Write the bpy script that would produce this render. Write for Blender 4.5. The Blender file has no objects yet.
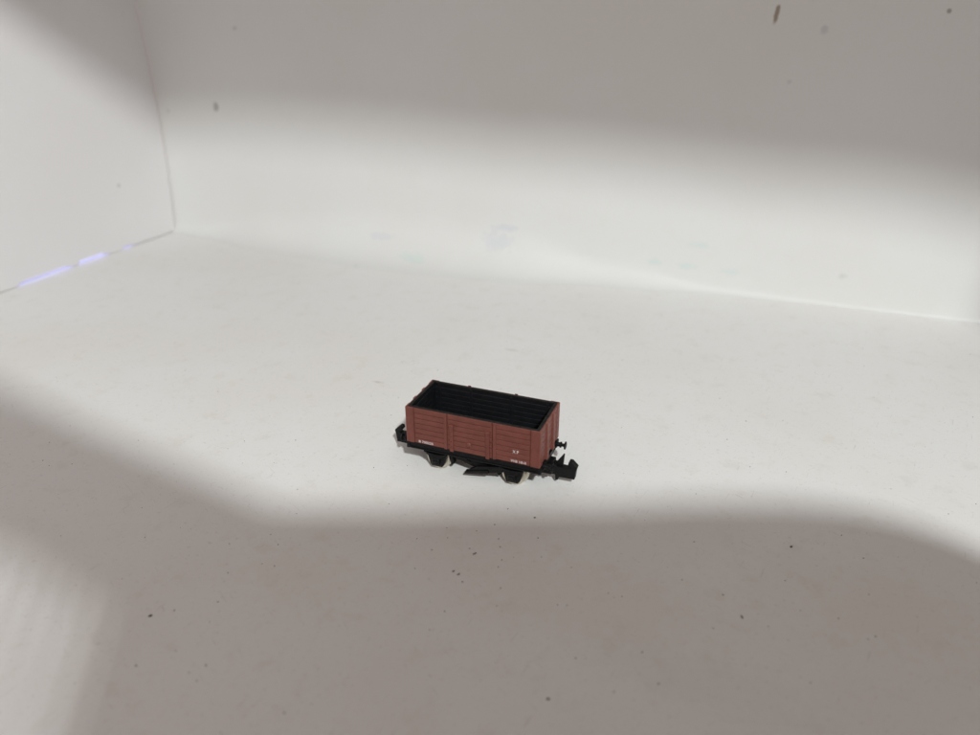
import bpy, bmesh, math, random
from mathutils import Vector, Matrix
random.seed(7)
MM = 0.001
scene = bpy.context.scene

# ------------------------------------------------------------------ camera
PITCH, YAW = 0.450, 0.368
CAM = Vector((60.3, -151.5, 106.9))                  # millimetres, wagon centre at the origin
cam_data = bpy.data.cameras.new('camera')
cam = bpy.data.objects.new('camera', cam_data)
scene.collection.objects.link(cam)
cam.location = CAM * MM
cam.rotation_euler = (math.pi / 2 - PITCH, 0, YAW)
cam_data.sensor_width = 36
cam_data.lens = 745 / 980 * 36
cam_data.clip_start = 0.004
cam_data.clip_end = 20
cam_data.dof.use_dof = True
cam_data.dof.focus_distance = 0.190
cam_data.dof.aperture_fstop = 13
scene.camera = cam
RIGHT = Vector((math.cos(YAW), math.sin(YAW), 0))
FWD = Vector((-math.sin(YAW) * math.cos(PITCH), math.cos(YAW) * math.cos(PITCH), -math.sin(PITCH)))
UP = RIGHT.cross(FWD)

# ------------------------------------------------------------------ light
world = bpy.data.worlds.new('World')
scene.world = world
world.use_nodes = True
bg = world.node_tree.nodes['Background']
bg.inputs[0].default_value = (1.0, 0.84, 0.785, 1)
bg.inputs[1].default_value = 0.54
LAMP = Vector((350, -520, 556))
ld = bpy.data.lights.new('desk_lamp_light', 'AREA')
ld.shape = 'DISK'
ld.size = 0.042
ld.energy = 5.2
ld.color = (0.94, 0.995, 0.985)
lo = bpy.data.objects.new('desk_lamp_light', ld)
scene.collection.objects.link(lo)
lo.location = LAMP * MM
lo.rotation_euler = (Vector((0, 20, 20)) - LAMP).to_track_quat('-Z', 'Y').to_euler()

scene.view_settings.view_transform = 'Standard'
scene.view_settings.look = 'None'
scene.view_settings.exposure = 0.12
scene.view_settings.gamma = 1
scene.cycles.max_bounces = 12
scene.cycles.diffuse_bounces = 6


# ------------------------------------------------------------------ helpers
def floor_at(u, v):
    """photo pixel (980x735) -> point of the floor, mm"""
    d = FWD + RIGHT * ((u - 490) / 745) - UP * ((v - 367.5) / 745)
    return CAM - d * (CAM.z / d.z)


def wall_y(x):
    return 154 + 0.0177 * (x + 66)


def back_at(u, v):
    d = FWD + RIGHT * ((u - 490) / 745) - UP * ((v - 367.5) / 745)
    t = (154 - CAM.y) / d.y
    for _ in range(4):
        t = (wall_y(CAM.x + d.x * t) - CAM.y) / d.y
    return CAM + d * t


def finish(name, bm, mat, parent=None, smooth=False):
    bmesh.ops.recalc_face_normals(bm, faces=bm.faces[:])
    for v in bm.verts:
        v.co *= MM
    me = bpy.data.meshes.new(name)
    bm.to_mesh(me)
    bm.free()
    if smooth:
        me.polygons.foreach_set('use_smooth', [True] * len(me.polygons))
    me.materials.append(mat)
    return link(name, me, parent)


def link(name, me, parent=None, loc=None):
    o = bpy.data.objects.new(name, me)
    scene.collection.objects.link(o)
    o.parent = parent
    if loc is not None:
        o.location = Vector(loc) * MM
    return o


def box(bm, x0, x1, y0, y1, z0, z1, bev=0.0):
    r = bmesh.ops.create_cube(bm, size=1)
    vs = r['verts']
    for v in vs:
        v.co = Vector(((x0 + x1) / 2 + v.co.x * (x1 - x0), (y0 + y1) / 2 + v.co.y * (y1 - y0),
                       (z0 + z1) / 2 + v.co.z * (z1 - z0)))
    if bev:
        es = list({e for v in vs for e in v.link_edges})
        bmesh.ops.bevel(bm, geom=es, offset=bev, segments=1, affect='EDGES', profile=0.5)


def boxmesh(name, mat, dims, bev):
    bm = bmesh.new()
    a, b, c = dims
    box(bm, -a / 2, a / 2, -b / 2, b / 2, -c / 2, c / 2, bev)
    bmesh.ops.recalc_face_normals(bm, faces=bm.faces[:])
    for v in bm.verts:
        v.co *= MM
    me = bpy.data.meshes.new(name)
    bm.to_mesh(me)
    bm.free()
    me.materials.append(mat)
    return me


def prism(bm, pts, y0, y1):
    """profile in x,z extruded along y"""
    a = [bm.verts.new((x, y0, z)) for x, z in pts]
    b = [bm.verts.new((x, y1, z)) for x, z in pts]
    n = len(pts)
    bm.faces.new(a)
    bm.faces.new(b[::-1])
    for i in range(n):
        bm.faces.new((a[i], b[i], b[(i + 1) % n], a[(i + 1) % n]))


def tube(bm, p0, p1, r0, r1=None, seg=14):
    p0, p1 = Vector(p0), Vector(p1)
    r1 = r0 if r1 is None else r1
    d = p1 - p0
    m = Matrix.Translation((p0 + p1) / 2) @ d.to_track_quat('Z', 'Y').to_matrix().to_4x4()
    bmesh.ops.create_cone(bm, cap_ends=True, segments=seg, radius1=r0, radius2=r1, depth=d.length, matrix=m)


def lathe(bm, prof, axis_o, axis_d, seg=28):
    """prof: list of (distance along axis, radius); closed at both ends"""
    o, d = Vector(axis_o), Vector(axis_d).normalized()
    u = d.orthogonal().normalized()
    w = d.cross(u)
    rings = []
    for t, r in prof:
        rings.append([bm.verts.new(o + d * t + (u * math.cos(a) + w * math.sin(a)) * r)
                      for a in [2 * math.pi * k / seg for k in range(seg)]])
    for A, B in zip(rings, rings[1:]):
        for k in range(seg):
            bm.faces.new((A[k], A[(k + 1) % seg], B[(k + 1) % seg], B[k]))
    bm.faces.new(rings[0])
    bm.faces.new(rings[-1])


def tag(o, label=None, cat=None, group=None, kind=None):
    if label: o['label'] = label
    if cat: o['category'] = cat
    if group: o['group'] = group
    if kind: o['kind'] = kind
    return o


# ------------------------------------------------------------------ materials
class NT:
    def __init__(s, name):
        s.mat = bpy.data.materials.new(name)
        s.mat.use_nodes = True
        s.t = s.mat.node_tree
        s.bsdf = s.t.nodes['Principled BSDF']
        s.geo = s.t.nodes.new('ShaderNodeNewGeometry')

    def n(s, kind, **kw):
        nd = s.t.nodes.new(kind)
        for k, v in kw.items():
            setattr(nd, k, v)
        return nd

    def l(s, a, b):
        s.t.links.new(a, b)

    def val(s, sock, v):
        if hasattr(v, 'links'):
            s.l(v, sock)
        else:
            sock.default_value = v

    def math(s, op, a, b=0.0, clamp=False):
        nd = s.n('ShaderNodeMath', operation=op, use_clamp=clamp)
        s.val(nd.inputs[0], a)
        s.val(nd.inputs[1], b)
        return nd.outputs[0]

    def noise(s, scale, detail=4, rough=0.55, vec=None):
        nd = s.n('ShaderNodeTexNoise')
        nd.inputs['Scale'].default_value = scale
        nd.inputs['Detail'].default_value = detail
        nd.inputs['Roughness'].default_value = rough
        s.l(vec or s.geo.outputs['Position'], nd.inputs['Vector'])
        return nd.outputs['Fac']

    def ramp(s, fac, a, b):
        nd = s.n('ShaderNodeMapRange', interpolation_type='SMOOTHSTEP')
        s.l(fac, nd.inputs['Value'])
        nd.inputs['From Min'].default_value = a
        nd.inputs['From Max'].default_value = b
        return nd.outputs[0]

    def mix(s, fac, a, b):
        nd = s.n('ShaderNodeMix', data_type='RGBA')
        s.val(nd.inputs[0], fac)
        s.val(nd.inputs[6], a)
        s.val(nd.inputs[7], b)
        return nd.outputs[2]

    def scaled(s, vec3, rot=0.0):
        v = s.geo.outputs['Position']
        for sc, r in (((1, 1, 1), rot), (vec3, 0.0)):       # turn first, then stretch
            nd = s.n('ShaderNodeMapping')
            nd.inputs['Scale'].default_value = sc
            nd.inputs['Rotation'].default_value = (0, 0, r)
            s.l(v, nd.inputs['Vector'])
            v = nd.outputs[0]
        return v

    def mark(s, base, centre, radii, colour, strength, breakup=600, rot=0.0):
        """a stain with a shape of its own: a ragged ellipse round a point (mm)"""
        sub = s.n('ShaderNodeVectorMath', operation='SUBTRACT')
        s.l(s.geo.outputs['Position'], sub.inputs[0])
        sub.inputs[1].default_value = tuple(c * MM for c in centre)
        rt = s.n('ShaderNodeVectorRotate', rotation_type='Y_AXIS')
        rt.inputs['Angle'].default_value = rot
        s.l(sub.outputs[0], rt.inputs['Vector'])
        dv = s.n('ShaderNodeVectorMath', operation='DIVIDE')
        s.l(rt.outputs[0], dv.inputs[0])
        dv.inputs[1].default_value = tuple(r * MM for r in radii)
        ln = s.n('ShaderNodeVectorMath', operation='LENGTH')
        s.l(dv.outputs[0], ln.inputs[0])
        if not hasattr(s, 'brk'):
            s.brk = s.noise(330, 2)
        nz = s.brk
        d = s.math('ADD', ln.outputs['Value'], s.math('MULTIPLY', s.math('SUBTRACT', nz, 0.5), 1.6))
        m = s.math('MULTIPLY', s.ramp(d, 1.0, 0.35), strength)
        return s.mix(m, base, (*colour, 1))


def white_board(name, base, tan, marks, fine=1.0):
    t = NT(name)
    c = t.mix(t.ramp(t.noise(14, 3), 0.38, 0.72), (*base, 1), tuple(b * f for b, f in zip(base, tan)) + (1,))
    # fine mottling and brownish smudges
    c = t.mix(t.math('MULTIPLY', t.ramp(t.noise(140, 4, 0.65), 0.52, 0.74), 0.35 * fine), c,
              (base[0] * 0.86, base[1] * 0.82, base[2] * 0.76, 1))
    c = t.mix(t.math('MULTIPLY', t.ramp(t.noise(900, 4, 0.7), 0.57, 0.74), 0.55 * fine), c,
              (base[0] * 0.70, base[1] * 0.66, base[2] * 0.62, 1))
    for rot, sc in ((0.5, 170), (-0.9, 230), (1.75, 140)):      # fine scuffs
        v = t.scaled((sc, sc * 13, sc), rot)
        c = t.mix(t.math('MULTIPLY', t.ramp(t.noise(1.0, 2, 0.5, v), 0.68, 0.76), 0.32 * fine), c,
                  (base[0] * 0.62, base[1] * 0.58, base[2] * 0.54, 1))
    for m in marks:
        c = t.mark(c, *m)
    t.l(c, t.bsdf.inputs['Base Color'])
    t.bsdf.inputs['Roughness'].default_value = 0.55
    t.bsdf.inputs['Specular IOR Level'].default_value = 0.25
    bp = t.n('ShaderNodeBump')
    bp.inputs['Strength'].default_value = 0.25
    bp.inputs['Distance'].default_value = 0.0002
    t.l(t.noise(1300, 3, 0.6), bp.inputs['Height'])
    t.l(bp.outputs[0], t.bsdf.inputs['Normal'])
    return t.mat


def plastic(name, col, rough, var=0.12, worn=None, spec=0.4, bump=0.00003):
    t = NT(name)
    c = t.mix(t.ramp(t.noise(420, 5), 0.3, 0.7), tuple(x * (1 - var) for x in col) + (1,),
              tuple(x * (1 + var) for x in col) + (1,))
    if worn:
        c = t.mix(t.math('MULTIPLY', t.ramp(t.noise(2600, 3, 0.7), 0.63, 0.73), 0.55), c, (*worn, 1))
    t.l(c, t.bsdf.inputs['Base Color'])
    rg = t.n('ShaderNodeMapRange')
    t.l(t.noise(1500, 3), rg.inputs['Value'])
    rg.inputs['To Min'].default_value = rough - 0.1
    rg.inputs['To Max'].default_value = rough + 0.12
    t.l(rg.outputs[0], t.bsdf.inputs['Roughness'])
    t.bsdf.inputs['Specular IOR Level'].default_value = spec
    bp = t.n('ShaderNodeBump')
    bp.inputs['Strength'].default_value = 0.5
    bp.inputs['Distance'].default_value = bump
    t.l(t.noise(3500, 3, 0.6), bp.inputs['Height'])
    t.l(bp.outputs[0], t.bsdf.inputs['Normal'])
    return t.mat


def BM(u, v, rx, rz, col, s, br=300, rot=0.0):
    p = back_at(u, v)
    return ((p.x, p.y, p.z), (rx, 30, rz), col, s, br, rot)


def FM(u, v, rx, ry, col, s, br=300):
    p = floor_at(u, v)
    return ((p.x, p.y, 0), (rx, ry, 30), col, s, br, 0.0)


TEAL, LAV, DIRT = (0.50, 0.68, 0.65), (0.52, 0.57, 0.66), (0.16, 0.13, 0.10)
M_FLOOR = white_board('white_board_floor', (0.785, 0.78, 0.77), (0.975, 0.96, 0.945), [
    FM(600, 600, 34, 16, (0.68, 0.62, 0.50), 0.12, 120), FM(860, 600, 30, 18, (0.68, 0.62, 0.50), 0.12, 120),
    FM(300, 580, 20, 12, (0.68, 0.62, 0.50), 0.12, 120), FM(700, 680, 30, 8, (0.58, 0.58, 0.55), 0.10, 120),
    FM(511, 350, 3, 1.2, (0.5, 0.49, 0.47), 0.35, 500), FM(377, 382, 2.0, 1.0, (0.45, 0.42, 0.40), 0.5, 700),
])
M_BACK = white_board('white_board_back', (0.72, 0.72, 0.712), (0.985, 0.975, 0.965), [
    BM(212, 107, 2.2, 2.8, (0.30, 0.29, 0.27), 0.65, 400), BM(777, 13, 0.9, 4.2, (0.24, 0.17, 0.11), 0.8, 200, -0.12),
    BM(824, 29, 1.7, 1.7, (0.40, 0.42, 0.42), 0.4), BM(789, 82, 1.6, 1.2, (0.42, 0.44, 0.44), 0.35),
    BM(949, 11, 0.8, 0.8, DIRT, 0.6), BM(234, 28, 1.6, 1.2, (0.42, 0.40, 0.37), 0.4),
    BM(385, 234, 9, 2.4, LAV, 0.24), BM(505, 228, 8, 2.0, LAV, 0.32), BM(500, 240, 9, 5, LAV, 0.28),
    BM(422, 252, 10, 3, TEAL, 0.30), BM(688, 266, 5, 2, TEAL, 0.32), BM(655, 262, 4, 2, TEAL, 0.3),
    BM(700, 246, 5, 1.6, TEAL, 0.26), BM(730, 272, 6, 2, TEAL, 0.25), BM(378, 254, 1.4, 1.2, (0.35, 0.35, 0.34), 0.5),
    BM(843, 276, 2.0, 1.6, (0.45, 0.45, 0.43), 0.3), BM(163, 112, 1.6, 1.2, (0.4, 0.39, 0.36), 0.3),
], 0.16)
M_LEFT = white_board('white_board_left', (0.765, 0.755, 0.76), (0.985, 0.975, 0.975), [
    ((-235, 120, 30), (30, 1.4, 1.4), (0.45, 0.42, 0.38), 0.5, 300, 0.0),
], 0.15)
M_EDGE = plastic('board_edge', (0.42, 0.40, 0.36), 0.8, 0.2)
M_RED = plastic('bauxite_red_plastic', (0.148, 0.046, 0.034), 0.55, 0.10, None, 0.35)
M_REDW = plastic('bauxite_red_scuffed', (0.185, 0.060, 0.046), 0.50, 0.10, (0.33, 0.20, 0.17), 0.4)
M_BLACK = plastic('black_plastic', (0.0045, 0.0045, 0.005), 0.5, 0.2, None, 0.22)
M_LINING = plastic('black_lining', (0.0065, 0.007, 0.0085), 0.5, 0.25, None, 0.32)
M_RIM = plastic('black_rim', (0.008, 0.008, 0.008), 0.55, 0.25, (0.03, 0.03, 0.03), 0.25)
M_PAINT = plastic('white_lettering', (0.72, 0.66, 0.66), 0.6, 0.05)
M_METAL = plastic('nickel_tyre', (0.66, 0.61, 0.51), 0.34, 0.08)
M_METAL.node_tree.nodes['Principled BSDF'].inputs['Metallic'].default_value = 1.0
M_GRIT = plastic('grit', (0.045, 0.036, 0.030), 0.8, 0.4)
M_FIBRE = plastic('brown_fibre', (0.08, 0.055, 0.04), 0.8, 0.3)
M_PHONE = plastic('dark_phone', (0.02, 0.021, 0.024), 0.4, 0.1)
M_CLAMP = plastic('grey_bracket', (0.05, 0.05, 0.052), 0.6, 0.1)
tl = NT('bluish_gap_glow')  # glow put in for daylight that leaks through the gap
tl.bsdf.inputs['Base Color'].default_value = (0.7, 0.75, 0.95, 1)
tl.bsdf.inputs['Emission Color'].default_value = (0.52, 0.54, 1.0, 1)
tl.bsdf.inputs['Emission Strength'].default_value = 1.35
M_GLOW = tl.mat

# ------------------------------------------------------------------ the white photo box
X0, X1, YF, YB, ZT = -235.0, 230.0, -125.0, 154.0, 261.0


def wob(x, y, s=1.0):
    return s * (0.35 * math.sin(x * 0.021 + y * 0.013 + 1.1) + 0.22 * math.sin(x * 0.05 - y * 0.043))


bm = bmesh.new()                                        # floor board, runs under all walls
nx, ny = 60, 48
fx = [X0 - 45 + (X1 + 20 - X0 + 45) * i / nx for i in range(nx + 1)]
fy = [YF - 60 + (YB + 12 - YF + 60) * j / ny for j in range(ny + 1)]
g = [[bm.verts.new((x, y, 0)) for y in fy] for x in fx]
for i in range(nx):
    for j in range(ny):
        bm.faces.new((g[i][j], g[i + 1][j], g[i + 1][j + 1], g[i][j + 1]))
box(bm, fx[0], fx[-1], fy[0], fy[-1], -6, -0.3)
tag(finish('floor', bm, M_FLOOR), kind='structure')

bm = bmesh.new()                                        # back sheet with a soft bend at its foot
prof = []
R = 6.0
COVE = [(-245, 0.5), (-215, 1.2), (-170, 2.8), (-110, 3.8), (-50, 3.4), (0, 1.6), (45, 0.5), (110, 0.22), (250, 0.15)]


def lerp_tab(tab, x):
    for (a, p), (b, q) in zip(tab, tab[1:]):
        if x <= b:
            f = max(0.0, (x - a) / (b - a))
            f = f * f * (3 - 2 * f)
            return p + (q - p) * f
    return tab[-1][1]


for k in range(9):
    a = math.pi / 2 * k / 8
    prof.append((-R + R * math.sin(a), R - R * math.cos(a) - 0.04))
prof += [(0, R - 0.04 + (ZT - R) * (k / 40)) for k in range(1, 41)]
nx = 80
cols = []
for i in range(nx + 1):
    x = X0 - 6 + (X1 + 12 - X0) * i / nx
    rr = lerp_tab(COVE, x)
    col = []
    for dy, z in prof:
        zz = -0.04 + (z + 0.04) * rr if z <= R else z + (rr - 1) * R * max(0.0, 1 - z / ZT)
        bow = 3.4 * math.sin(math.pi * min(1.0, max(0.0, zz) / 118)) * max(0.0, min(1.0, (-130 - x) / 90))
        col.append(bm.verts.new((x, wall_y(x) + dy * rr + bow + wob(x, zz) * min(1, max(0, zz) / 20) * min(1, (x + 243) / 60), zz)))
    cols.append(col)
for A, B in zip(cols, cols[1:]):
    for k in range(len(prof) - 1):
        bm.faces.new((A[k], B[k], B[k + 1], A[k + 1]))
ext = bmesh.ops.solidify(bm, geom=bm.faces[:], thickness=-4) if False else None
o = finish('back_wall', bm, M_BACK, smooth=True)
tag(o, kind='structure')
bm = bmesh.new()
box(bm, X0 - 8, X1 + 8, YB + 7, YB + 11, -0.1, ZT + 5)
tag(finish('backing_board', bm, M_EDGE, o))

# left board: its foot does not quite meet the floor
GAPS = [(57, 83, 1.5), (88, 103.5, 1.6), (114.5, 120, 1.3)]


def foot(y):
    h = (0.12 if y < 120 else 0.45) + 0.08 * math.sin(y * 0.31) + 0.05 * math.sin(y * 0.83)
    if y < 58:
        h += 0.2
    for a, b, d in GAPS:
        if a - 1 <= y <= b + 4:
            e = min(1, (y - a + 1) / 1.5) * min(1, max(0, (b + 4 - y) / 6))
            h = max(h, d * e)
    return h


def rear(z):                                            # the slightly bowed rear edge
    return 150.1 + 3.4 * math.sin(math.pi * min(1.0, max(0, z) / 118)) - 0.25


bm = bmesh.new()
ys = [YF + (148 - YF) * i / 110 for i in range(111)]
yy = [-1.0] + []
ncol = 220
inner, outer = [], []
for i in range(ncol + 1):
    f = i / ncol
    ca, cb = [], []
    for k in range(25):
        q = k / 24
        yb = YF + (149.6 - YF) * f
        z = foot(yb) + (ZT - foot(yb)) * q
        y = YF + (rear(z) - YF) * f
        ca.append(bm.verts.new((X0 + wob(y, z, 0.5), y, z)))
        cb.append(bm.verts.new((X0 - 1.5, y, z)))
    inner.append(ca)
    outer.append(cb)
for S in (inner, outer):
    for A, B in zip(S, S[1:]):
        for k in range(24):
            bm.faces.new((A[k], B[k], B[k + 1], A[k + 1]))
for i in range(ncol):
    for k in (0, 24):
        bm.faces.new((inner[i][k], inner[i + 1][k], outer[i + 1][k], outer[i][k]))
for i in (0, ncol):
    for k in range(24):
        bm.faces.new((inner[i][k], inner[i][k + 1], outer[i][k + 1], outer[i][k]))
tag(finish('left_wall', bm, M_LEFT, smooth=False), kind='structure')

bm = bmesh.new()
box(bm, X1, X1 + 4, YF, YB - 1, 0.1, ZT - 7)
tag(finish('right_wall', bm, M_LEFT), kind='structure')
bm = bmesh.new()
SAG = [(-240, 260.6), (-34, 260.6), (39, 263), (120, 261), (194, 258.2), (236, 253.5)]
rows = []
for i in range(61):
    x = X0 - 4 + (X1 + 8 - X0) * i / 60
    z = lerp_tab(SAG, x)
    rows.append([bm.verts.new((x, y, z + h)) for y, h in ((YF, 0), (YB + 3, 0), (YB + 3, 5), (YF, 5))])
for A, B in zip(rows, rows[1:]):
    for k in range(4):
        bm.faces.new((A[k], A[(k + 1) % 4], B[(k + 1) % 4], B[k]))
bm.faces.new(rows[0])
bm.faces.new(rows[-1])
tag(finish('roof_board', bm, M_BACK), kind='structure')

# added glowing bar outside the left board, stands in for daylight leaking under it
strip = bpy.data.objects.new('gap_glow', None)
scene.collection.objects.link(strip)
strip.location = Vector((X0 - 5.2, 90, 0)) * MM
tag(strip, 'added bluish glow in place of daylight leaking through the gap under the left wall', 'added glow')
bm = bmesh.new()
box(bm, -4, 2.6, -60, 50, 0.02, 0.5)
finish('glow_base', bm, M_PAINT, strip)
bm = bmesh.new()
box(bm, -3, 3.2, -36, 32, 0.5, 2.6, 0.4)
finish('glow_bar', bm, M_GLOW, strip)

# ------------------------------------------------------------------ the wagon
wagon = bpy.data.objects.new('open_wagon', None)
scene.collection.objects.link(wagon)
tag(wagon, 'small red-brown toy railway open wagon with black inside, standing on the white floor', 'toy wagon')
HL, HW, ZB, ZTOP = 17.5, 7.9, 8.0, 18.0
NP = 7
PH = (ZTOP - ZB) / NP
PG = 0.16                                                # groove between planks
PT = 0.38                                                # plank thickness
plank_cache = {}


def plank(length, mat, parent, loc, along='x', name='plank', thick=PT, h=None):
    key = (round(length, 3), mat.name, along, thick, h)
    if key not in plank_cache:
        d = (length, thick, (h or PH) - PG) if along == 'x' else (thick, length, (h or PH) - PG)
        plank_cache[key] = boxmesh(name, mat, d, 0.07)
    return link(name, plank_cache[key], parent, loc)


def ring_box(bm, *a, **k):
    box(bm, *a, **k)


DX0, DX1 = -6.3, 5.5                                     # door opening
for sgn in (-1, 1):
    yo = sgn * HW
    ys0, ys1 = sorted((sgn * (HW - PT * 0.55), sgn * (HW - 0.62)))
    bm = bmesh.new()
    box(bm, -HL + 0.3, HL - 0.3, ys0, ys1, ZB, ZTOP - 0.03)
    side = finish('side_wall', bm, M_RED, wagon)
    yc = sgn * (HW - PT / 2)
    for k in range(NP):
        zc = ZB + PH * (k + 0.5)
        for a, b in ((-15.22, DX0 - 0.14), (DX1 + 0.14, 15.02)):
            plank(b - a, M_RED, side, ((a + b) / 2, yc, zc))
    for a, b in ((-HL, -15.45), (15.25, HL)):            # corner plates, a little proud
        bm = bmesh.new()
        y0, y1 = sorted((sgn * (HW - 0.6), sgn * (HW + 0.10)))
        box(bm, a, b, y0, y1, ZB - 0.02, ZTOP, 0.08)
        for k in range(NP):
            for xx in ((a + b) / 2 - 0.55, (a + b) / 2 + 0.55):
                zz = ZB + PH * (k + 0.5)
                box(bm, xx - 0.13, xx + 0.13, *sorted((sgn * (HW + 0.09), sgn * (HW + 0.19))), zz - 0.13, zz + 0.13, 0.04)
        finish('corner_plate', bm, M_RED, side)
    # drop door
    bm = bmesh.new()
    box(bm, DX0 + 0.1, DX1 - 0.1, *sorted((sgn * (HW - PT * 0.5), sgn * (HW - 0.58))), ZB + 0.02, ZTOP - 0.05)
    door = finish('door', bm, M_RED, wagon)
    for k in range(NP):
        zc = ZB + PH * (k + 0.5)
        plank(DX1 - DX0 - 0.2, M_RED, door, ((DX0 + DX1) / 2, yc + sgn * 0.03, zc))
    for xs in (-5.15, 4.35):
        bm = bmesh.new()
        y0, y1 = sorted((sgn * (HW - 0.05), sgn * (HW + 0.42)))
        box(bm, xs - 0.48, xs + 0.48, y0, y1, ZB - 0.25, 15.1, 0.09)
        box(bm, xs - 0.62, xs + 0.62, *sorted((sgn * HW, sgn * (HW + 0.58))), 14.75, 15.45, 0.1)
        for zz in (9.2, 10.7, 12.1, 13.5):
            tube(bm, (xs, sgn * (HW + 0.35), zz), (xs, sgn * (HW + 0.62), zz), 0.2, 0.15, 8)
        finish('door_strap', bm, M_RED, door)
    bm = bmesh.new()
    lathe(bm, [(0, 0.7), (0.42, 0.66), (0.6, 0.42)], (-0.5, sgn * (HW - 0.02), 10.7), (0, sgn, 0), 14)
    finish('door_bumper', bm, M_RED, door)
    for xs in (DX0 - 0.55, DX1 + 0.55):                  # side knees either side of the door
        bm = bmesh.new()
        box(bm, xs - 0.42, xs + 0.42, *sorted((sgn * (HW - 0.1), sgn * (HW + 0.16))), ZB - 0.02, ZTOP + (0.12 if sgn > 0 else 0.0), 0.07)
        finish('side_knee', bm, M_RED, side)

for sgn in (-1, 1):
    bm = bmesh.new()
    box(bm, *sorted((sgn * (HL - PT * 0.55), sgn * (HL - 0.62))), -HW + 0.62, HW - 0.62, ZB, ZTOP - 0.03)
    end = finish('end_wall', bm, M_RED, wagon)
    for k in range(NP):
        plank(2 * HW - 1.3, M_REDW, end, (sgn * (HL - PT / 2 + 0.02), 0, ZB + PH * (k + 0.5)), 'y')
    for yc in (-HW + 1.05, HW - 1.05):
        bm = bmesh.new()
        box(bm, *sorted((sgn * (HL - 0.3), sgn * (HL + 0.16))), yc - 1.08, yc + 1.05, ZB - 0.02, ZTOP - 0.01, 0.09)
        for k in range(NP):
            for q in (-0.5, 0.5):
                zz = ZB + PH * (k + 0.5)
                box(bm, *sorted((sgn * (HL + 0.12), sgn * (HL + 0.26))), yc + q - 0.13, yc + q + 0.13, zz - 0.13, zz + 0.13, 0.04)
        finish('corner_plate', bm, M_REDW, end)
    for yc in (-2.5, 2.5):
        bm = bmesh.new()
        pr = [(HL - 0.2, ZB - 0.4), (HL + 0.6, ZB - 0.4), (HL + 0.36, ZTOP - 0.1), (HL - 0.2, ZTOP + 0.08)]
        prism(bm, [(sgn * a, b) for a, b in pr], yc - 0.62, yc + 0.62)
        bmesh.ops.bevel(bm, geom=bm.edges[:], offset=0.08, segments=1, affect='EDGES')
        finish('end_stanchion', bm, M_REDW, end)

# black inside
bm = bmesh.new()
T0, T1 = 0.64, 1.0
for s in (-1, 1):
    box(bm, -HL + T0, HL - T0, *sorted((s * (HW - T0), s * (HW - T1))), ZB + 0.3, ZTOP - 0.02)
    box(bm, *sorted((s * (HL - T0), s * (HL - T1))), -HW + T1, HW - T1, ZB + 0.3, ZTOP - 0.02)
box(bm, -HL + T0, HL - T0, -HW + T0, HW - T0, ZB - 0.2, ZB + 0.6)
inside = finish('inner_lining', bm, M_LINING, wagon)
for s in (-1, 1):
    for k in range(NP):
        zc = ZB + 0.25 + PH * (k + 0.5)
        if zc > ZTOP - 0.5:
            continue
        plank(2 * (HL - T1) - 0.5, M_LINING, inside, (0, s * (HW - T1 - 0.06), zc), 'x', 'plank', 0.3)
        plank(2 * (HW - T1) - 0.5, M_LINING, inside, (s * (HL - T1 - 0.06), 0, zc), 'y', 'plank', 0.3)
    for xs in (-15.0, -6, 5.2, 14.8):
        bm = bmesh.new()
        box(bm, xs - 0.35, xs + 0.35, *sorted((s * (HW - T1), s * (HW - T1 - 0.36))), ZB + 0.6, ZTOP - 0.4, 0.06)
        finish('inner_post', bm, M_LINING, inside)
for k in range(9):                                      # floor boards across the inside
    w = 2 * (HW - T1 - 0.3) / 9
    me_key = ('fb',)
    if me_key not in plank_cache:
        plank_cache[me_key] = boxmesh('floor_plank', M_LINING, (2 * (HL - T1) - 0.6, w - 0.12, 0.25), 0.05)
    link('floor_plank', plank_cache[me_key], inside, (0, -(HW - T1 - 0.3) + w * (k + 0.5), ZB + 0.72))
# dark capping on the rim, inside the red shell
for a in ((-HL + 0.34, HL - 0.34, -HW + 0.28, -HW + 1.12), (-HL + 0.34, HL - 0.34, HW - 1.12, HW - 0.36),
          (-HL + 0.36, -HL + 1.12, -HW + 1.13, HW - 1.13), (HL - 1.12, HL - 0.26, -HW + 1.13, HW - 1.13)):
    bm = bmesh.new()
    box(bm, *a, ZTOP - 0.4, ZTOP + 0.07, 0.08)
    finish('rim_capping', bm, M_RIM, wagon)

# underframe
for s in (-1, 1):
    bm = bmesh.new()
    box(bm, -HL + 0.2, HL - 0.2, *sorted((s * 6.6, s * 7.35)), ZB - 1.95, ZB - 0.05, 0.08)
    box(bm, -HL + 0.2, HL - 0.2, *sorted((s * 6.6, s * 7.7)), ZB - 0.45, ZB - 0.06, 0.06)
    box(bm, -HL + 0.2, HL - 0.2, *sorted((s * 6.6, s * 7.65)), ZB - 1.97, ZB - 1.65, 0.06)
    for k in range(14):
        xx = -15.4 + k * 2.37
        box(bm, xx - 0.14, xx + 0.14, *sorted((s * 7.3, s * 7.48)), ZB - 1.2, ZB - 0.9, 0.04)
    finish('solebar', bm, M_BLACK, wagon)
    bm = bmesh.new()
    box(bm, *sorted((s * (HL - 0.5), s * (HL + 0.35))), -HW + 0.15, HW - 0.15, ZB - 2.0, ZB - 0.42, 0.1)
    for yc in (-6.6, -3.6, 3.6, 6.6):
        box(bm, *sorted((s * (HL + 0.3), s * (HL + 0.5))), yc - 0.2, yc + 0.2, ZB - 1.4, ZB - 1.0, 0.05)
    finish('headstock', bm, M_BLACK, wagon)
bm = bmesh.new()
box(bm, -HL + 0.3, HL - 0.3, -6.55, 6.55, ZB - 0.7, ZB - 0.21)
box(bm, -15, 15, -2.0, 2.0, ZB - 3.0, ZB - 0.7)
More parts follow.
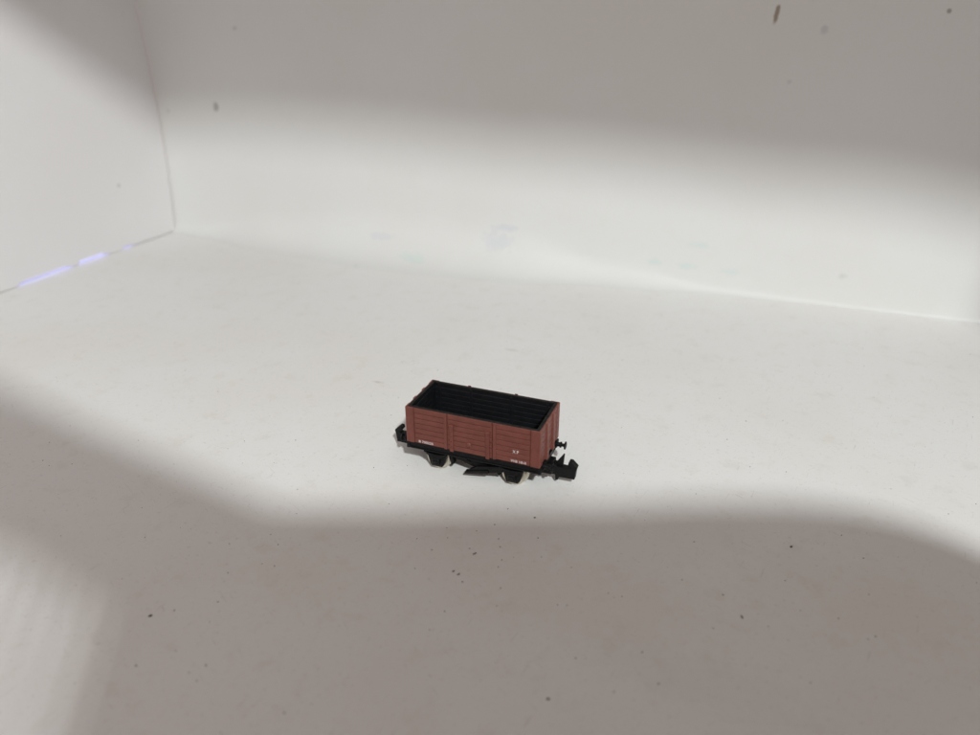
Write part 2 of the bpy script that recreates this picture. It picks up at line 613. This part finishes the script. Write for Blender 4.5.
finish('chassis_floor', bm, M_BLACK, wagon)

WX, WR = 10.2, 3.15
for wx in (-WX, WX):
    bm = bmesh.new()
    tube(bm, (wx, -6.4, WR), (wx, 6.4, WR), 0.75, None, 12)
    finish('axle', bm, M_BLACK, wagon)
    for s in (-1, 1):
        bm = bmesh.new()
        lathe(bm, [(-0.2, 1.0), (-0.35, 2.2), (0.1, 2.55), (1.25, 2.55), (1.1, 1.6), (1.5, 1.0), (1.5, 0.5)], (wx, s * 3.9, WR), (0, s, 0), 32)
        wheel = finish('wheel', bm, M_BLACK, wagon, True)
        bm = bmesh.new()                                 # bright tyre with its flange on the inner side
        lathe(bm, [(-0.6, 2.5), (-0.62, WR + 0.25), (-0.4, WR + 0.42), (-0.12, WR + 0.30), (0.02, WR), (1.42, WR - 0.06), (1.5, WR - 0.14), (1.5, 2.5)], (wx, s * 3.9, WR), (0, s, 0), 48)
        finish('tyre', bm, M_METAL, wheel)
        # axle guard with spring and axle box
        bm = bmesh.new()
        pr = [(-3.2, ZB - 1.9), (3.2, ZB - 1.9), (2.75, 4.6), (2.0, 1.9), (1.5, 1.25), (-1.4, 1.25), (-1.75, 1.9), (-2.4, 4.6)]
        prism(bm, [(wx + a, b) for a, b in pr], *sorted((s * 5.75, s * 6.55)))
        bmesh.ops.bevel(bm, geom=bm.edges[:], offset=0.07, segments=1, affect='EDGES')
        guard = finish('axle_guard', bm, M_BLACK, wagon)
        bm = bmesh.new()
        box(bm, wx - 1.0, wx + 1.0, *sorted((s * 6.5, s * 7.5)), 2.0, 4.0, 0.2)
        box(bm, wx - 0.65, wx + 0.65, *sorted((s * 7.45, s * 7.75)), 2.4, 3.5, 0.1)
        finish('axle_box', bm, M_BLACK, guard)
        bm = bmesh.new()
        for j, hl in enumerate((3.1, 2.5, 1.9, 1.3)):
            pts_t, pts_b = [], []
            for q in range(9):
                x = -hl + 2 * hl * q / 8
                zz = 4.35 + 0.32 * j * -1 + 0.75 + 0.62 * (x / 3.1) ** 2
                pts_t.append((wx + x, zz))
                pts_b.append((wx + x, zz - 0.27))
            prism(bm, pts_t + pts_b[::-1], *sorted((s * 6.55, s * 7.25)))
        finish('leaf_spring', bm, M_BLACK, guard)

# brake gear along both sides
for s in (-1, 1):
    bm = bmesh.new()
    prism(bm, [(-1.6, 6.1), (4.4, 6.1), (2.2, 3.0), (1.0, 3.0)], *sorted((s * 5.9, s * 6.5)))
    finish('brake_hanger', bm, M_BLACK, wagon)
    bm = bmesh.new()
    prism(bm, [(-1.9, 1.75), (-0.6, 3.2), (1.5, 4.4), (8.0, 5.6), (8.0, 4.1), (4.4, 3.3)], *sorted((s * 6.55, s * 7.3)))
    prism(bm, [(-2.1, 1.65), (-1.9, 2.35), (4.2, 3.9), (4.4, 3.15)], *sorted((s * 6.4, s * 7.6)))
    finish('brake_lever', bm, M_BLACK, wagon)
    bm = bmesh.new()
    prism(bm, [(-6.3, 5.9), (-5.9, 4.7), (0.6, 2.9), (1.0, 3.9)], *sorted((s * 4.6, s * 5.9)))
    prism(bm, [(-7.1, 5.5), (-6.2, 5.9), (-5.9, 2.3), (-6.6, 1.9)], *sorted((s * 3.9, s * 5.5)))
    prism(bm, [(7.1, 5.5), (6.2, 5.9), (5.9, 2.3), (6.6, 1.9)], *sorted((s * 3.9, s * 5.5)))
    prism(bm, [(1.0, 3.2), (1.2, 4.1), (6.4, 4.2), (6.2, 3.1)], *sorted((s * 4.4, s * 5.6)))
    finish('brake_rigging', bm, M_BLACK, wagon)

# buffers and couplings
for s in (-1, 1):
    for yb in (-5.5, 5.5):
        bm = bmesh.new()
        lathe(bm, [(0, 0.95), (0.3, 0.95), (0.35, 0.62), (1.0, 0.56), (1.02, 0.78), (1.35, 0.78), (1.37, 0.44), (2.3, 0.44)],
              (s * (HL + 0.3), yb, ZB - 0.75), (s, 0, 0), 16)
        b = finish('buffer', bm, M_BLACK, wagon, False)
        bm = bmesh.new()
        lathe(bm, [(2.1, 0.45), (2.22, 1.02), (2.45, 1.08), (2.55, 0.9)], (s * (HL + 0.3), yb, ZB - 0.75), (s, 0, 0), 18)
        finish('buffer_head', bm, M_BLACK, b)
    bm = bmesh.new()                                     # pocket
    box(bm, *sorted((s * 14.6, s * 18.9)), -2.1, 2.1, 2.9, 5.7, 0.15)
    box(bm, *sorted((s * 18.3, s * 19.9)), -1.3, 1.3, 2.6, 5.3, 0.12)
    cp = finish('coupling', bm, M_BLACK, wagon)
    bm = bmesh.new()                                     # hooked plate
    pr = [(19.3, 5.15), (20.2, 5.05), (22.6, 4.95), (23.6, 4.85), (23.95, 5.5), (22.75, 6.1), (22.95, 6.95), (23.7, 6.95), (25.1, 5.6), (24.75, 4.3), (24.55, 2.15), (20.6, 2.15), (20.4, 1.15), (19.75, 1.05), (19.6, 2.4)]
    prism(bm, [(s * a, b) for a, b in pr], -s * 1.15, s * 0.55)
    bmesh.ops.bevel(bm, geom=bm.edges[:], offset=0.06, segments=1, affect='EDGES')
    finish('hook', bm, M_BLACK, cp)
    bm = bmesh.new()                                     # upright fin
    prism(bm, [(s * a, b) for a, b in [(19.6, 4.9), (21.3, 4.9), (21.55, 8.2), (21.3, 8.25), (19.75, 5.9)]], -s * 0.5, s * 0.35)
    finish('coupling_fin', bm, M_BLACK, cp)


def lettering(txt, x, z, width, height):
    cu = bpy.data.curves.new('lettering', 'FONT')
    cu.body = txt
    cu.size = 1.0
    cu.extrude = 0.03
    tmp = bpy.data.objects.new('tmp', cu)
    scene.collection.objects.link(tmp)
    bpy.context.view_layer.update()
    me = bpy.data.meshes.new_from_object(tmp.evaluated_get(bpy.context.evaluated_depsgraph_get()))
    bpy.data.objects.remove(tmp)
    bpy.data.curves.remove(cu)
    xs = [v.co.x for v in me.vertices]
    ysv = [v.co.y for v in me.vertices]
    a, b, c, d = min(xs), max(xs), min(ysv), max(ysv)
    for v in me.vertices:
        p = v.co.copy()
        v.co = Vector((x + (p.x - a) / (b - a) * width, -HW - 0.02 - p.z, z + (p.y - c) / (d - c) * height)) * MM
    me.name = 'lettering'
    me.materials.clear()
    me.materials.append(M_PAINT)
    o = link('lettering', me, wagon)
    o['label'] = 'white lettering ' + txt
    return o


lettering('B 700225', -14.2, 8.35, 3.9, 0.62)
lettering('X P', 10.75, 10.85, 1.5, 0.80)
lettering('WB 10-0', 10.3, 8.35, 3.9, 0.62)

# ------------------------------------------------------------------ grit on the floor
def grit_lump(bm, c, a, b, h, rot):
    r = bmesh.ops.create_icosphere(bm, subdivisions=1, radius=1)
    for v in r['verts']:
        k = 0.75 + 0.45 * random.random()
        x, y, z = v.co.x * a * k, v.co.y * b * k, v.co.z * h * k
        v.co = Vector((c.x + x * math.cos(rot) - y * math.sin(rot), c.y + x * math.sin(rot) + y * math.cos(rot), max(0.0, h * 0.6 + z)))


BIG = [
    (150.5, 616, 0.50, 0.32, 0.2, 'largest dark crumb, lying alone on the shaded lower left floor'),
    (474.5, 554, 0.55, 0.16, 0.75, 'slanted dark splinter on the shaded floor below the wagon'),
    (453.5, 571.4, 0.36, 0.17, 0.4, 'upper of two short dark chips side by side below the wagon'),
    (458.4, 574.5, 0.42, 0.13, 0.5, 'lower of two short dark chips side by side below the wagon'),
    (791, 547, 0.40, 0.26, 0.3, 'dark round crumb on the shaded floor at the right'),
    (741.7, 617, 0.60, 0.13, 1.75, 'thin upright dark sliver on the shaded floor at the right'),
    (548, 699, 0.42, 0.20, 0.0, 'dark oblong crumb at the bottom edge, centre'),
    (534.8, 518, 0.28, 0.18, 0.1, 'dark dot of grit just below the right wheel, at the edge of shade'),
]
for u, v, a, b, rot, lab in BIG:
    p = floor_at(u, v)
    bm = bmesh.new()
    grit_lump(bm, Vector((0, 0, 0)), a, b, 0.16, rot + YAW)
    o = finish('crumb', bm, M_GRIT)
    o.location = Vector((p.x, p.y, 0)) * MM
    tag(o, lab, 'crumb', 'dark crumbs on the white floor')

SMALL = [(49.5, 442.6), (43, 460.5), (61, 536), (142, 508), (145, 537.5), (174.5, 610.5), (136, 666), (206, 665.6), (176, 651),
         (197, 681), (218, 602), (228, 573), (278, 544.7), (262, 564), (274.5, 566), (297.5, 489.6), (218, 391.6), (70, 426),
         (389, 504), (494.6, 524.8), (446.9, 528), (447.6, 538), (417, 538.8), (498.8, 539), (500, 547), (501.7, 560),
         (498.3, 567), (415, 568.7), (462.5, 582), (496.8, 606), (444.7, 611.5), (469.6, 548.6), (538, 538), (557.6, 605),
         (508, 509), (785, 580.6), (723, 595), (800.5, 610.7), (810.5, 683), (838.6, 618.7), (875.6, 636.8), (868.8, 594.6),
         (976, 504), (750, 467), (696, 494), (682, 580), (694, 542), (614, 692), (658.6, 684), (622, 596.7), (429.6, 630)]
bm = bmesh.new()
for u, v in SMALL:
    p = floor_at(u, v)
    grit_lump(bm, p, random.uniform(0.13, 0.27), random.uniform(0.08, 0.14), 0.08, random.uniform(0, 3))
for _ in range(420):
    x, y = random.uniform(-200, 200), random.uniform(-120, 140)
    s = random.choice((0.05, 0.06, 0.08, 0.11))
    grit_lump(bm, Vector((x, y, 0)), s * random.uniform(1, 2.6), s, 0.05, random.uniform(0, 3))
tag(finish('fine_grit', bm, M_FIBRE), 'fine dark dust and grit sprinkled over the white floor', 'dust', kind='stuff')

# ------------------------------------------------------------------ the phone that took the picture and an added bracket (they shade the front)
phone = bpy.data.objects.new('phone', None)
scene.collection.objects.link(phone)
tag(phone, 'dark phone held level in front of the open box by an added bracket', 'phone')
BASIS = Matrix((RIGHT, UP, -FWD)).transposed().to_4x4()          # local x right, y up, z towards the photographer


def to_world(bm):
    m = Matrix.Translation(CAM - FWD * 2.5) @ BASIS
    bmesh.ops.transform(bm, matrix=m, verts=bm.verts[:])


def slab(bm, x0, x1, y0, y1, z0, z1, rad, seg=6):
    pts = []
    for cx, cy, a0 in ((x1 - rad, y1 - rad, 0), (x0 + rad, y1 - rad, 90), (x0 + rad, y0 + rad, 180), (x1 - rad, y0 + rad, 270)):
        for k in range(seg + 1):
            a = math.radians(a0 + 90 * k / seg)
            pts.append((cx + rad * math.cos(a), cy + rad * math.sin(a)))
    A = [bm.verts.new((x, y, z0)) for x, y in pts]
    B = [bm.verts.new((x, y, z1)) for x, y in pts]
    bm.faces.new(A)
    bm.faces.new(B[::-1])
    for i in range(len(pts)):
        bm.faces.new((A[i], B[i], B[(i + 1) % len(pts)], A[(i + 1) % len(pts)]))


bm = bmesh.new()
outline = [(-29, -47), (-29, 20), (-26.5, 23.5), (16, 23.2), (41, 23.6), (71, 24.8), (87, 24.6), (96, 23.6), (104, 21.3), (111, 17.5),
           (117, 12), (121, 4), (122, -10), (122, -37), (119, -44), (111, -47)]
A = [bm.verts.new((x, y, 1.5)) for x, y in outline]
B = [bm.verts.new((x, y, 9)) for x, y in outline]
bm.faces.new(A)
bm.faces.new(B[::-1])
for i in range(len(outline)):
    bm.faces.new((A[i], B[i], B[(i + 1) % len(outline)], A[(i + 1) % len(outline)]))
to_world(bm)
finish('case', bm, M_PHONE, phone)
for cy in (0.0, -17.0, -34.0):
    bm = bmesh.new()
    lathe(bm, [(0, 5.5), (0.9, 5.3), (1.0, 4.6)], (0, cy, 1.6), (0, 0, -1), 20)
    to_world(bm)
    finish('lens_ring', bm, M_CLAMP, phone)
bm = bmesh.new()
slab(bm, -26, 100, -44, 20.0, 9.0, 9.3, 8)
to_world(bm)
finish('screen', bm, M_PHONE, phone)

br = bpy.data.objects.new('added_bracket', None)  # added, stands in for the hand and arm that shade the floor
scene.collection.objects.link(br)
tag(br, 'unseen added bracket arm in place of a hand, shading the front floor', 'added bracket')
bm = bmesh.new()
slab(bm, -30, -10, -30, 20, 9.5, 13, 6)
to_world(bm)
finish('cradle', bm, M_CLAMP, br)
bm = bmesh.new()


def pl(t, s, z=11.0):
    return CAM - FWD * (2.5 + z) + RIGHT * t + UP * s


top = [pl(2, 23.2), pl(-42, 45), pl(-70, 60), Vector((-110, -158, 190)), Vector((X0 - 2, YF - 16, 215))]
bot = [pl(-28, 9), pl(-46, 19), pl(-62, 25), Vector((-110, -158, 160)), Vector((X0 - 2, YF - 16, 190))]
rows = []
off = -FWD * 6
for a, b in zip(top, bot):
    rows.append([bm.verts.new(a), bm.verts.new(b), bm.verts.new(b + off), bm.verts.new(a + off)])
for A, B in zip(rows, rows[1:]):
    for k in range(4):
        bm.faces.new((A[k], A[(k + 1) % 4], B[(k + 1) % 4], B[k]))
bm.faces.new(rows[0])
bm.faces.new(rows[-1])
finish('arm', bm, M_CLAMP, br)
for k in range(10):                                     # slats added below the arm to dim the light patch on the floor
    t = -63 + 4.0 * k
    w = (1.45 + 1.2 * (k / 9) ** 2) / 2
    bm = bmesh.new()
    ra = [pl(t - w, 26 - 0.5 * k, 17.5), pl(t + w, 26 - 0.5 * k, 17.5), pl(t + w + 2, -78, 17.5), pl(t - w + 2, -78, 17.5)]
    va = [bm.verts.new(p) for p in ra]
    vb = [bm.verts.new(p - FWD * 0.8) for p in ra]
    bm.faces.new(va)
    bm.faces.new(vb[::-1])
    for i in range(4):
        bm.faces.new((va[i], vb[i], vb[(i + 1) % 4], va[(i + 1) % 4]))
    finish('shade_slat', bm, M_CLAMP, br)
bm = bmesh.new()
box(bm, X0 - 9, X0 - 4.2, YF - 18, YF + 14, 186, 218, 1)
box(bm, X0 + 0.8, X0 + 5, YF - 18, YF + 14, 186, 218, 1)
box(bm, X0 - 9, X0 + 5, YF - 22, YF - 0.5, 188, 216, 1)
finish('clamp', bm, M_CLAMP, br)
